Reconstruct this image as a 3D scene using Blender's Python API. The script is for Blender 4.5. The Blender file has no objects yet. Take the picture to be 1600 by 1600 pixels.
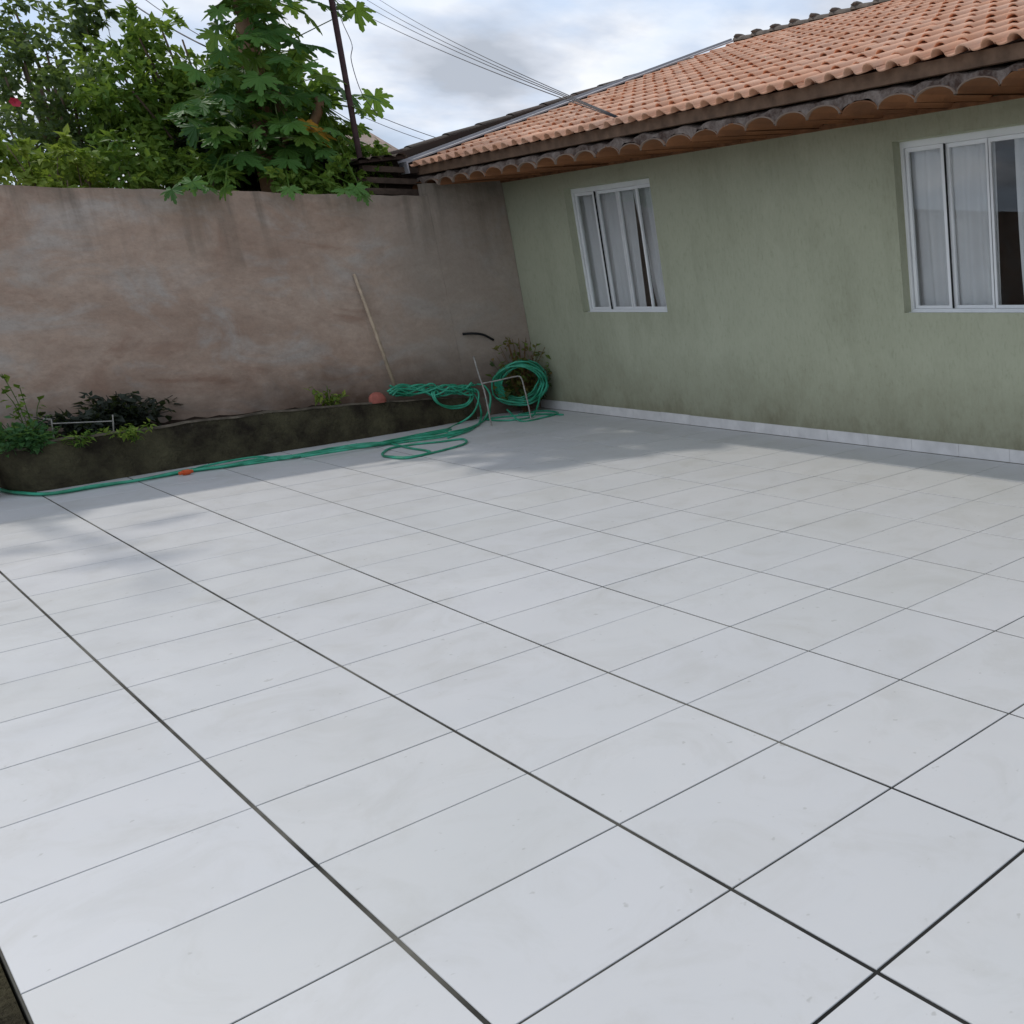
import bpy, math, random
from mathutils import Vector, Matrix, noise
random.seed(7)
PI = math.pi
SC = bpy.context.scene
COL = SC.collection

# ------------------------------------------------------------------ camera
F, PX, PY = 1485.13, 1613.94, 831.92            # calibrated for a 1600 x 1600 picture
YAW, TILT, ROLL = 0.648363, 1.291905, -0.038536
CAM = Vector((2.526, -0.629, 1.575))
RM = Matrix.Rotation(YAW, 3, 'Z') @ Matrix.Rotation(TILT, 3, 'X') @ Matrix.Rotation(ROLL, 3, 'Z')
cd = bpy.data.cameras.new('camera')
cam = bpy.data.objects.new('camera', cd); COL.objects.link(cam)
cam.matrix_world = Matrix.Translation(CAM) @ RM.to_4x4()
cd.sensor_width = 36; cd.sensor_fit = 'HORIZONTAL'
cd.lens = F / 1600 * 36
cd.shift_x = (800 - PX) / 1600; cd.shift_y = (PY - 800) / 1600
cd.clip_start = 0.05; cd.clip_end = 3000
SC.camera = cam

def at(u, v, ax, val):                           # where the sight line of a photo point meets a world plane
    d = RM @ Vector(((u - PX) / F, -(v - PY) / F, -1))
    return CAM + d * ((val - CAM[ax]) / d[ax])

# ------------------------------------------------------------------ light
SUN = Vector((-0.87, -0.12, 1.0)).normalized()
sd = bpy.data.lights.new('sun', 'SUN'); so = bpy.data.objects.new('sun', sd); COL.objects.link(so)
so.rotation_euler = SUN.to_track_quat('Z', 'Y').to_euler()
sd.energy = 2.0; sd.angle = math.radians(1.6); sd.color = (1.0, 0.955, 0.89)
W = bpy.data.worlds.new('World'); SC.world = W; W.use_nodes = True
nt = W.node_tree; nt.nodes.clear()
N = nt.nodes.new; L = nt.links.new
out = N('ShaderNodeOutputWorld'); bg = N('ShaderNodeBackground'); bg.inputs['Strength'].default_value = 0.15
sky = N('ShaderNodeTexSky'); sky.sky_type = 'NISHITA'; sky.sun_disc = False
sky.sun_elevation = math.asin(SUN.z); sky.sun_rotation = math.atan2(SUN.x, SUN.y)
tc = N('ShaderNodeTexCoord'); sep = N('ShaderNodeSeparateXYZ'); L(tc.outputs['Generated'], sep.inputs[0])
add = N('ShaderNodeMath'); add.operation = 'ADD'; add.inputs[1].default_value = 0.22; L(sep.outputs['Z'], add.inputs[0])
mx = N('ShaderNodeMath'); mx.operation = 'MAXIMUM'; mx.inputs[1].default_value = 0.08; L(add.outputs[0], mx.inputs[0])
dv = N('ShaderNodeVectorMath'); dv.operation = 'DIVIDE'; cmb = N('ShaderNodeCombineXYZ')
for i in range(3): L(mx.outputs[0], cmb.inputs[i])
L(tc.outputs['Generated'], dv.inputs[0]); L(cmb.outputs[0], dv.inputs[1])
def wnoise(scale, detail, rough, off):
    mp = N('ShaderNodeMapping'); mp.inputs['Location'].default_value = off; L(dv.outputs[0], mp.inputs[0])
    n = N('ShaderNodeTexNoise'); n.inputs['Scale'].default_value = scale; n.inputs['Detail'].default_value = detail
    n.inputs['Roughness'].default_value = rough; L(mp.outputs[0], n.inputs['Vector']); return n
n1 = wnoise(1.5, 7, 0.55, (3.1, 1.7, 0.4)); n2 = wnoise(2.6, 6, 0.5, (8.3, 5.0, 2.0))
r1 = N('ShaderNodeValToRGB'); r1.color_ramp.elements[0].position = 0.34; r1.color_ramp.elements[1].position = 0.58
r1.color_ramp.elements[0].color = (0.08, 0.08, 0.08, 1); L(n1.outputs['Fac'], r1.inputs[0])
r2 = N('ShaderNodeValToRGB'); e = r2.color_ramp.elements
e[0].position = 0.38; e[0].color = (4.2, 4.6, 5.3, 1); e[1].position = 0.60; e[1].color = (8.2, 8.4, 8.75, 1)
m = e.new(0.50); m.color = (6.0, 6.4, 7.2, 1)
L(n2.outputs['Fac'], r2.inputs[0])
hz = N('ShaderNodeMixRGB'); hz.inputs[0].default_value = 0.8; hz.inputs[2].default_value = (4.8, 6.3, 8.7, 1)   # thin pale veil over the blue
L(sky.outputs[0], hz.inputs[1])
mixc = N('ShaderNodeMixRGB'); L(r1.outputs[0], mixc.inputs[0]); L(hz.outputs[0], mixc.inputs[1]); L(r2.outputs[0], mixc.inputs[2])
L(mixc.outputs[0], bg.inputs[0]); L(bg.outputs[0], out.inputs[0])
SC.view_settings.view_transform = 'Standard'; SC.view_settings.look = 'None'
SC.view_settings.gamma = 1; SC.view_settings.exposure = -0.34; SC.view_settings.use_curve_mapping = False
SC.render.engine = 'CYCLES'

# ------------------------------------------------------------------ helpers
def tag(o, label=None, cat=None, group=None, kind=None):
    if label: o['label'] = label
    if cat: o['category'] = cat
    if group: o['group'] = group
    if kind: o['kind'] = kind
    return o
def empty(name, loc=(0, 0, 0)):
    o = bpy.data.objects.new(name, None); COL.objects.link(o); o.location = loc; o.empty_display_size = 0.1
    return o
class MB:
    def __init__(s): s.v = []; s.f = []
    def add(s, vs, fs):
        b = len(s.v); s.v += [tuple(p) for p in vs]; s.f += [tuple(i + b for i in f) for f in fs]; return s
    def box(s, x0, x1, y0, y1, z0, z1):
        return s.add([(x0,y0,z0),(x1,y0,z0),(x1,y1,z0),(x0,y1,z0),(x0,y0,z1),(x1,y0,z1),(x1,y1,z1),(x0,y1,z1)],
              [(0,3,2,1),(4,5,6,7),(0,1,5,4),(1,2,6,5),(2,3,7,6),(3,0,4,7)])
    def tube(s, pts, r, n=8, caps=True):
        pts = [Vector(p) for p in pts]; k = len(pts)
        rs = r if isinstance(r, (list, tuple)) else [r] * k
        vs = []; up = Vector((0.013, 0.021, 1))
        for i, p in enumerate(pts):
            t = (pts[min(i+1, k-1)] - pts[max(i-1, 0)]).normalized()
            a = t.cross(up)
            if a.length < 0.1: a = t.cross(Vector((1, 0, 0)))
            a.normalize(); b = t.cross(a)
            for j in range(n):
                q = 2 * PI * j / n; vs.append(p + (a * math.cos(q) + b * math.sin(q)) * rs[i])
        fs = [(i*n+j, i*n+(j+1) % n, (i+1)*n+(j+1) % n, (i+1)*n+j) for i in range(k-1) for j in range(n)]
        if caps: fs += [tuple(range(n-1, -1, -1)), tuple((k-1)*n+j for j in range(n))]
        return s.add(vs, fs)
    def mesh(s, name, mat, smooth=False):
        me = bpy.data.meshes.new(name); me.from_pydata(s.v, [], s.f); me.update()
        if mat: me.materials.append(mat)
        if smooth: me.polygons.foreach_set('use_smooth', [True] * len(me.polygons))
        return me
    def build(s, name, mat, parent=None, smooth=False, loc=None):
        return link(name, s.mesh(name, mat, smooth), parent, loc)
def link(name, me, parent=None, loc=None):
    o = bpy.data.objects.new(name, me); COL.objects.link(o)
    if parent: o.parent = parent
    if loc is not None: o.location = loc
    return o
def spline(pts, n=8):                           # Catmull-Rom through the points
    P = [Vector(p) for p in pts]; P = [P[0]*2-P[1]] + P + [P[-1]*2-P[-2]]; o = []
    for i in range(1, len(P)-2):
        for k in range(n):
            t = k/n; a, b, c, d = P[i-1:i+3]
            o.append(0.5*((2*b)+(c-a)*t+(2*a-5*b+4*c-d)*t*t+(3*b-a-3*c+d)*t**3))
    return o + [P[-2]]

# ------------------------------------------------------------------ materials
class Mt:
    def __init__(s, name, rough=0.8, spec=0.3):
        s.m = bpy.data.materials.new(name); s.m.use_nodes = True; s.t = s.m.node_tree
        s.b = s.t.nodes['Principled BSDF']; s.b.inputs['Roughness'].default_value = rough
        s.b.inputs['Specular IOR Level'].default_value = spec
        s.tc = s.t.nodes.new('ShaderNodeTexCoord')
        g = s.t.nodes.new('ShaderNodeNewGeometry'); s.pos = g.outputs['Position']
    def n(s, t): return s.t.nodes.new(t)
    def l(s, a, b): s.t.links.new(a, b)
    def noise(s, scale, detail=4, rough=0.55, stretch=(1,1,1), off=(0,0,0), dist=0):
        mp = s.n('ShaderNodeMapping'); mp.inputs['Scale'].default_value = stretch; mp.inputs['Location'].default_value = off
        s.l(s.pos, mp.inputs[0]); x = s.n('ShaderNodeTexNoise')
        x.inputs['Scale'].default_value = scale; x.inputs['Detail'].default_value = detail
        x.inputs['Roughness'].default_value = rough; x.inputs['Distortion'].default_value = dist
        s.l(mp.outputs[0], x.inputs['Vector']); return x.outputs['Fac']
    def ramp(s, fac, stops):
        r = s.n('ShaderNodeValToRGB'); e = r.color_ramp.elements
        e[0].position, e[1].position = stops[0][0], stops[-1][0]
        c4 = lambda c: (*c, 1) if isinstance(c, tuple) else (c, c, c, 1)
        e[0].color = c4(stops[0][1]); e[1].color = c4(stops[-1][1])
        for p, c in stops[1:-1]: q = e.new(p); q.color = c4(c)
        s.l(fac, r.inputs[0]); return r.outputs[0]
    def mix(s, fac, a, b, mode='MIX'):
        x = s.n('ShaderNodeMixRGB'); x.blend_type = mode
        for i, q in ((0, fac), (1, a), (2, b)):
            if isinstance(q, (int, float)): x.inputs[i].default_value = q if i == 0 else (q, q, q, 1)
            elif isinstance(q, tuple): x.inputs[i].default_value = (*q, 1)
            else: s.l(q, x.inputs[i])
        return x.outputs[0]
    def math(s, op, a, b=0.0, clamp=False):
        x = s.n('ShaderNodeMath'); x.operation = op; x.use_clamp = clamp
        for i, q in ((0, a), (1, b)):
            if isinstance(q, (int, float)): x.inputs[i].default_value = q
            else: s.l(q, x.inputs[i])
        return x.outputs[0]
    def xyz(s):
        x = s.n('ShaderNodeSeparateXYZ'); s.l(s.pos, x.inputs[0]); return x.outputs
    def cell(s, sx, sy):                         # a random value for each piece of a regular grid
        o = s.xyz(); c = s.n('ShaderNodeCombineXYZ')
        s.l(s.math('FLOOR', s.math('DIVIDE', o[0], sx)), c.inputs[0]); s.l(s.math('FLOOR', s.math('DIVIDE', o[1], sy)), c.inputs[1])
        w = s.n('ShaderNodeTexWhiteNoise'); w.noise_dimensions = '2D'; s.l(c.outputs[0], w.inputs['Vector']); return w.outputs['Value']
    def rnd(s):
        o = s.n('ShaderNodeObjectInfo'); return o.outputs['Random']
    def color(s, c):
        if isinstance(c, tuple): s.b.inputs['Base Color'].default_value = (*c, 1)
        else: s.l(c, s.b.inputs['Base Color'])
        return s
    def bump(s, h, strength=0.3, dist=0.01):
        b = s.n('ShaderNodeBump'); b.inputs['Strength'].default_value = strength; b.inputs['Distance'].default_value = dist
        s.l(h, b.inputs['Height']); s.l(b.outputs[0], s.b.inputs['Normal']); return s
def simple(name, c, rough=0.7, var=0.15, scale=12, spec=0.3, metal=0):
    m = Mt(name, rough, spec); n = m.noise(scale)
    m.color(m.ramp(n, [(0.3, tuple(x*(1-var) for x in c)), (0.7, tuple(min(1, x*(1+var)) for x in c))]))
    m.b.inputs['Metallic'].default_value = metal; m.bump(m.noise(scale*5), 0.15, 0.004); return m.m

# floor tile: pale glazed ceramic with faint smears
m = Mt('ceramic_tile', 0.42, 0.5)
a = m.noise(0.9, 5, 0.6, (1, 1.6, 1)); b = m.noise(7, 5, 0.6, (1, 1, 1)); c = m.noise(60, 2, 0.5)
base = m.mix(m.ramp(a, [(0.35, 0.0), (0.68, 1.0)]), (0.56, 0.548, 0.53), (0.60, 0.588, 0.57))
base = m.mix(m.ramp(b, [(0.45, 0.0), (0.8, 0.45)]), base, (0.55, 0.555, 0.55))
base = m.mix(m.math('MULTIPLY', m.rnd(), 0.5), base, (0.52, 0.515, 0.50))
r7 = m.math('FRACT', m.math('MULTIPLY', m.rnd(), 7.31)); base = m.mix(m.math('MULTIPLY', r7, 0.35), base, (0.60, 0.595, 0.61))
base = m.mix(m.ramp(m.noise(2.3, 6, 0.68, (1, 1.3, 1), (11, 2, 0), 0.8), [(0.48, 0.0), (0.72, 0.55)]), base, (0.46, 0.445, 0.41))   # warm dust
base = m.mix(m.ramp(m.noise(0.45, 3, 0.5, off=(1, 6, 0)), [(0.4, 0.0), (0.7, 0.25)]), base, (0.50, 0.515, 0.49))
spk = m.ramp(m.noise(23, 2, 0.5, off=(4, 4, 0)), [(0.70, 0.0), (0.745, 0.55)])
base = m.mix(spk, base, (0.36, 0.35, 0.32))
m.color(base)
m.l(m.ramp(m.noise(3, 5, 0.6), [(0.3, 0.38), (0.7, 0.50)]), m.b.inputs['Roughness'])
m.bump(m.noise(40, 2), 0.02, 0.002); M_TILE = m.m
m = Mt('grout', 0.95, 0.1)
m.color(m.mix(m.ramp(m.noise(1.1, 5, 0.65, off=(2, 9, 0)), [(0.36, 0.0), (0.60, 1.0)]), (0.018, 0.017, 0.014), (0.15, 0.142, 0.118)))
m.l(m.mix(m.ramp(m.math('ADD', m.math('MULTIPLY', m.xyz()[0], 0.5), m.math('MULTIPLY', m.noise(2), 0.6)), [(0.35, 0.0), (0.75, 0.85)]), m.b.inputs['Base Color'].links[0].from_socket, (0.012, 0.012, 0.012)), m.b.inputs['Base Color']); M_GROUT = m.m
# green plaster, combed
m = Mt('green_plaster', 0.9, 0.15)
st = m.mix(0.4, m.noise(38, 5, 0.7, (1, 1, 0.35)), m.noise(17, 5, 0.75, (1, 1, 0.8), (4, 0, 2), 1.0)); big = m.noise(0.7, 6, 0.65)
g = m.mix(m.ramp(big, [(0.3, 0.0), (0.7, 1.0)]), (0.345, 0.357, 0.25), (0.425, 0.438, 0.318))
g = m.mix(m.ramp(st, [(0.4, 0.0), (0.72, 0.5)]), g, (0.48, 0.49, 0.355))
g = m.mix(m.ramp(st, [(0.28, 0.45), (0.46, 0.0)]), g, (0.225, 0.235, 0.145))
z = m.xyz()[2]
dn = m.math('ADD', m.math('ADD', z, 0.5), m.math('MULTIPLY', m.noise(3.2, 6, 0.75, (1, 1, 0.8)), -0.9))
g = m.mix(m.ramp(dn, [(0.05, 0.85), (0.30, 0.42), (0.85, 0.0)]), g, (0.19, 0.175, 0.11))     # splash dirt above the skirting
g = m.mix(m.ramp(m.noise(1.7, 6, 0.7, (1, 1, 0.35), (5, 0, 0)), [(0.50, 0.0), (0.72, 0.5)]), g, (0.26, 0.265, 0.18))
m.color(g); m.bump(st, 0.6, 0.012); M_GREEN = m.m
# brown cement render, patchy
m = Mt('cement_render', 0.95, 0.1)
a = m.noise(0.75, 7, 0.62, (1, 1, 1.3), dist=0.6); b = m.noise(1.5, 6, 0.6, (1, 1, 1.6), (7, 3, 1), dist=0.9); c = m.noise(9, 5, 0.65, (1, 1, 1.5))
g = m.mix(m.ramp(a, [(0.32, 0.0), (0.66, 1.0)]), (0.375, 0.255, 0.188), (0.54, 0.405, 0.315))
g = m.mix(m.ramp(b, [(0.50, 0.0), (0.66, 0.7)]), g, (0.50, 0.455, 0.41))
g = m.mix(m.ramp(b, [(0.28, 0.55), (0.44, 0.0)]), g, (0.27, 0.14, 0.09))
g = m.mix(m.ramp(c, [(0.3, 0.3), (0.7, 0.0)]), g, (0.19, 0.14, 0.11))
o = m.xyz()
right = m.math('ADD', o[1], m.math('MULTIPLY', m.noise(1.4, 5, 0.6), 1.2))
g = m.mix(m.ramp(m.math('DIVIDE', right, 6.0), [(0.68, 0.0), (0.82, 0.7)]), g, (0.33, 0.29, 0.245))   # newer grey mortar by the house
topd = m.math('ADD', o[2], m.math('MULTIPLY', m.noise(2.6, 5, 0.7, (1, 1, 0.4)), 0.9))
g = m.mix(m.ramp(m.math('DIVIDE', topd, 4.0), [(0.70, 0.0), (0.79, 0.6)]), g, (0.13, 0.115, 0.088))       # run-off grime under the top
low = m.math('ADD', m.math('ADD', o[2], 0.5), m.math('MULTIPLY', m.noise(1.8, 5, 0.65), -0.9))
g = m.mix(m.ramp(low, [(0.32, 0.80), (0.90, 0.0)]), g, (0.085, 0.055, 0.038))
g = m.mix(m.ramp(m.noise(2.6, 7, 0.62, (1, 1, 1.4), (1, 8, 2), 0.7), [(0.52, 0.0), (0.68, 0.22)]), g, (0.50, 0.41, 0.33))    # trowel smears
drip = m.math('MULTIPLY', m.ramp(m.noise(5.5, 5, 0.6, (1, 1, 0.07), (0, 2, 0)), [(0.50, 0.0), (0.66, 1.0)]), m.ramp(m.math('DIVIDE', m.math('ADD', o[2], m.math('MULTIPLY', m.noise(3, 3), 0.8)), 4.0), [(0.52, 0.0), (0.74, 0.7)]))
g = m.mix(drip, g, (0.15, 0.125, 0.095))
g = m.mix(m.ramp(m.noise(28, 4, 0.7), [(0.35, 0.13), (0.55, 0.0)]), g, (0.16, 0.115, 0.09))
m.color(g); m.bump(m.mix(0.2, m.noise(1.9, 3, 0.5, (1, 1, 1.4), (3, 3, 3), 0.3), c), 0.55, 0.06); M_BROWN = m.m
# planter: mossy concrete
m = Mt('mossy_concrete', 0.95, 0.1)
g = m.mix(m.ramp(m.noise(3.2, 6, 0.65), [(0.36, 0.0), (0.68, 1.0)]), (0.036, 0.029, 0.021), (0.125, 0.112, 0.065))
g = m.mix(m.ramp(m.noise(7, 6, 0.7, off=(3, 1, 0)), [(0.62, 0.0), (0.76, 0.5)]), g, (0.17, 0.155, 0.12))
m.color(g); m.bump(m.noise(9, 7, 0.7), 1.0, 0.08); M_MOSS = m.m
M_RIM = simple('planter_rim', (0.12, 0.10, 0.075), 0.95, 0.5, 9, 0.1)
M_SOIL = simple('soil', (0.032, 0.022, 0.016), 0.95, 0.4, 20, 0.05)
# clay
def clay(name, lo, hi, old, oldf, sx=0.208, sy=0.334):
    m = Mt(name, 0.75, 0.25); w = m.cell(sx, sy)
    g = m.mix(w, lo, hi)
    g = m.mix(m.ramp(m.noise(2.1, 6, 0.65), [(0.42, 0.0), (0.7, oldf)]), g, old)
    g = m.mix(m.ramp(m.noise(24, 4, 0.7), [(0.55, 0.0), (0.8, 0.5)]), g, tuple(x*0.6 for x in lo))
    if name == 'eave_clay':                       # ends smeared with grey mortar
        y = m.math('LESS_THAN', m.math('SUBTRACT', m.xyz()[1], m.math('MULTIPLY', m.noise(9, 4), 0.03)), 4.512)
        g = m.mix(m.math('MULTIPLY', y, 0.85), g, (0.235, 0.185, 0.145))
    m.color(g); m.bump(m.noise(60, 3), 0.2, 0.004); return m.m
M_CLAY = clay('roof_clay', (0.66, 0.33, 0.195), (0.78, 0.45, 0.30), (0.62, 0.44, 0.34), 0.5, 0.208, 0.278)
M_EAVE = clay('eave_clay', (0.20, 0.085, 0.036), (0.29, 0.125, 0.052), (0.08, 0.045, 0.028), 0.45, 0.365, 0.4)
M_OLD = clay('weathered_clay', (0.040, 0.024, 0.018), (0.065, 0.040, 0.029), (0.034, 0.034, 0.026), 0.7)
M_FAR = clay('far_roof_clay', (0.24, 0.165, 0.125), (0.30, 0.215, 0.17), (0.17, 0.145, 0.12), 0.6, 0.25, 0.35)
M_RIDGE = simple('ridge_mortar', (0.13, 0.105, 0.085), 0.95, 0.35, 9)
M_FLASH = simple('zinc_flashing', (0.33, 0.32, 0.33), 0.5, 0.12, 5, 0.5)
m = Mt('eave_mortar_grey', 0.95, 0.1)
g = m.mix(m.ramp(m.noise(7, 6, 0.7), [(0.38, 0.0), (0.62, 1.0)]), (0.075, 0.048, 0.038), (0.26, 0.215, 0.185))
m.color(g); m.bump(m.noise(18, 5, 0.7), 0.8, 0.02); M_MORTAR = m.m
M_FASCIA = simple('dark_fascia', (0.145, 0.090, 0.058), 0.9, 0.35, 8)
M_EAVEW = simple('eave_batten_wood', (0.20, 0.095, 0.045), 0.85, 0.4, 9)
M_WOOD = simple('old_beam_wood', (0.085, 0.058, 0.042), 0.9, 0.4, 10)
M_STICK = simple('pale_stick_wood', (0.48, 0.37, 0.26), 0.7, 0.2, 14)
M_ALU = simple('white_aluminium', (0.80, 0.81, 0.80), 0.4, 0.04, 4, 0.5)
M_GAP_SHADE = simple('black_gap_shade', (0.02, 0.02, 0.02), 0.8, 0.2)  # flat black that paints shade into the sash gaps
M_SKIRT = simple('skirting_ceramic', (0.68, 0.66, 0.635), 0.5, 0.12, 6, 0.4)
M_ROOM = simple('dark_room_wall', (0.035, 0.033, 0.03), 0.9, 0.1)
M_HOSE = Mt('green_hose', 0.35, 0.5)
M_HOSE.color(M_HOSE.ramp(M_HOSE.noise(6, 3), [(0.35, (0.010, 0.20, 0.10)), (0.65, (0.05, 0.40, 0.25))])); M_HOSE = M_HOSE.m
M_ORANGE = simple('orange_plastic', (0.62, 0.10, 0.03), 0.5, 0.1)
M_STEEL = simple('dull_steel', (0.33, 0.31, 0.28), 0.6, 0.3, 20, 0.4, 0.3)
M_RUST = simple('dark_rusty_iron', (0.045, 0.022, 0.022), 0.7, 0.3, 15)
M_WIRE = simple('black_cable', (0.035, 0.035, 0.04), 0.6, 0.1)
M_BRICK = simple('faded_red_clay', (0.36, 0.115, 0.085), 0.9, 0.2, 20)
M_BLACK = simple('black_plastic', (0.014, 0.014, 0.015), 0.5, 0.1)
M_BARK = simple('bark', (0.16, 0.115, 0.08), 0.95, 0.4, 9)
M_PBARK = simple('papaya_bark', (0.30, 0.19, 0.12), 0.9, 0.3, 7)
M_GROUND = simple('garden_earth', (0.055, 0.05, 0.03), 0.95, 0.4, 1.5)
M_PLASTER = simple('neighbour_plaster', (0.46, 0.22, 0.13), 0.9, 0.15, 3)
M_WHITEW = simple('gable_plaster', (0.30, 0.27, 0.24), 0.9, 0.15, 3)
def leafmat(name, lo, hi, tr=0.42, rough=0.6):
    m = Mt(name, rough, 0.35); at_ = m.n('ShaderNodeAttribute'); at_.attribute_name = 'tint'
    col = m.mix(at_.outputs['Fac'], lo, hi)
    col = m.mix(m.math('MULTIPLY', m.noise(1.3, 2), 0.5), col, tuple(x*0.7 for x in lo))
    m.color(col); tl = m.n('ShaderNodeBsdfTranslucent'); mx_ = m.n('ShaderNodeMixShader'); mx_.inputs[0].default_value = tr
    m.l(m.mix(0.5, col, (0.30, 0.42, 0.05)), tl.inputs[0])
    o = m.t.nodes['Material Output']; m.l(m.b.outputs[0], mx_.inputs[1]); m.l(tl.outputs[0], mx_.inputs[2]); m.l(mx_.outputs[0], o.inputs[0])
    return m.m
M_L_DARK = leafmat('dark_leaf', (0.045, 0.090, 0.035), (0.17, 0.23, 0.09))
M_L_MID = leafmat('mid_leaf', (0.07, 0.17, 0.022), (0.30, 0.42, 0.07))
M_L_LIME = leafmat('lime_leaf', (0.11, 0.21, 0.025), (0.36, 0.42, 0.07))
M_L_PAP = leafmat('papaya_leaf', (0.035, 0.12, 0.026), (0.14, 0.30, 0.06), 0.38, 0.55)
M_L_YEL = leafmat('yellow_leaf', (0.55, 0.26, 0.03), (0.62, 0.34, 0.04))
M_L_FRESH = leafmat('fresh_leaf', (0.035, 0.12, 0.035), (0.085, 0.21, 0.075))
M_L_SHADE = leafmat('blackish_leaf', (0.012, 0.018, 0.012), (0.03, 0.04, 0.026), 0.15)  # near black: dark planter shrubs, and painted shade in the papaya undergrowth
M_L_RED = leafmat('reddish_leaf', (0.20, 0.09, 0.04), (0.13, 0.26, 0.05))
M_FLOWER = simple('red_petal', (0.45, 0.03, 0.06), 0.6, 0.1)
# window glass: clear, mirror-like at its Fresnel share
def glass():
    m = bpy.data.materials.new('window_glass'); m.use_nodes = True; t = m.node_tree; t.nodes.clear()
    o = t.nodes.new('ShaderNodeOutputMaterial'); mixs = t.nodes.new('ShaderNodeMixShader')
    tr = t.nodes.new('ShaderNodeBsdfTransparent'); tr.inputs[0].default_value = (0.97, 0.98, 0.98, 1)
    gl = t.nodes.new('ShaderNodeBsdfGlossy'); gl.inputs['Roughness'].default_value = 0.01
    lw = t.nodes.new('ShaderNodeLayerWeight'); lw.inputs[0].default_value = 0.5
    pw = t.nodes.new('ShaderNodeMath'); pw.operation = 'POWER'; pw.inputs[1].default_value = 4.0; t.links.new(lw.outputs['Facing'], pw.inputs[0])
    fr = t.nodes.new('ShaderNodeMath'); fr.operation = 'MULTIPLY_ADD'; fr.inputs[1].default_value = 0.9; fr.inputs[2].default_value = 0.045; t.links.new(pw.outputs[0], fr.inputs[0])
    t.links.new(fr.outputs[0], mixs.inputs[0]); t.links.new(tr.outputs[0], mixs.inputs[1]); t.links.new(gl.outputs[0], mixs.inputs[2])
    t.links.new(mixs.outputs[0], o.inputs[0]); return m
M_GLASS = glass()
m = Mt('sheer_curtain', 0.9, 0.1); m.color(m.ramp(m.noise(3, 3), [(0.3, (0.78, 0.78, 0.78)), (0.7, (0.88, 0.88, 0.87))]))
tl = m.n('ShaderNodeBsdfTranslucent'); tl.inputs[0].default_value = (0.6, 0.6, 0.6, 1); q = m.n('ShaderNodeMixShader'); q.inputs[0].default_value = 0.25
m.l(m.b.outputs[0], q.inputs[1]); m.l(tl.outputs[0], q.inputs[2]); m.l(q.outputs[0], m.t.nodes['Material Output'].inputs[0]); M_CURT = m.m

# ------------------------------------------------------------------ ground and tiled floor
TX, TY = 0.54525, 0.6
FX0, FX1, FY0, FY1 = -9.75, 3.9, -0.6, 5.322
g = MB(); s = 600
g.add([(-s,-s,-0.25),(s,-s,-0.25),(s,s,-0.25),(-s,s,-0.25)], [(0,1,2,3)])
tag(g.build('ground', M_GROUND), kind='structure')
slab = MB().box(FX0, FX1, FY0, FY1, -0.24, -0.0035).build('floor', M_GROUT); tag(slab, kind='structure')
def tile_mesh(x0, x1, y0, y1, h=0.010, bv=0.0012):
    cx, cy = (x0+x1)/2, (y0+y1)/2; a, b = (x1-x0)/2, (y1-y0)/2; mb = MB()
    r = lambda d, z: [(-a+d, -b+d, z), (a-d, -b+d, z), (a-d, b-d, z), (-a+d, b-d, z)]
    fs = [(8,9,10,11)]
    for k in (0, 4): fs += [(k+i, k+(i+1) % 4, k+4+(i+1) % 4, k+4+i) for i in range(4)]
    mb.add(r(0, -h) + r(0, -bv) + r(bv, 0), fs)
    return mb, (cx, cy)
JA, JB = 0.0098, 0.0072                          # joint widths: along the house, and across
gjx = {2: 0.0125, 1: 0.0085, 0: 0.0075, -1: 0.006, -2: 0.0068, -3: 0.0055}; gjy = {0: 0.0108, 1: 0.0105, 2: 0.0095, 3: 0.0085}
rj = random.Random(5)
for k_ in range(-30, 12): gjx.setdefault(k_, rj.choice((0.0075, 0.0085, 0.0095))); gjy.setdefault(k_, rj.choice((0.008, 0.009)))
gx, gy = gjx.get, gjy.get
cache = {}
i0, i1 = math.floor(FX0/TX), math.ceil(2.9/TX)
for j in range(-1, 9):
    for i in range(i0, i1):
        x0, x1 = max(i*TX, FX0) + gx(i)/2, min((i+1)*TX, FX1) - gx(i+1)/2
        y0, y1 = j*TY + gy(j)/2, min((j+1)*TY, FY1 - 0.012) - gy(j+1)/2
        if x1 - x0 < 0.05: continue
        key = (round(x1-x0, 4), round(y1-y0, 4)); mb, (cx, cy) = tile_mesh(x0, x1, y0, y1)
        if key not in cache: cache[key] = mb.mesh('floor_tile', M_TILE)
        o = link('floor_tile', cache[key], slab, (cx, cy, random.uniform(-0.0004, 0.0004)))
        o.rotation_euler = (random.gauss(0, 0.0006), random.gauss(0, 0.0006), 0)
# dark garden bed along the open side of the floor
bed = MB(); nx = 90
vs = []; fs = []
for i in range(nx+1):
    for j in range(9):
        x = -9.7 + i*(13.0/nx); y = -0.605 - j*0.3
        vs.append((x, y, -0.03 + 0.09*noise.noise(Vector((x*3, y*3, 0))) + (0.03 if j else -0.02)))
for i in range(nx):
    for j in range(8): fs.append((i*9+j, i*9+j+1, (i+1)*9+j+1, (i+1)*9+j))
bed.add(vs, fs); tag(bed.build('garden_bed', M_MOSS, smooth=True), kind='structure')

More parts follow.
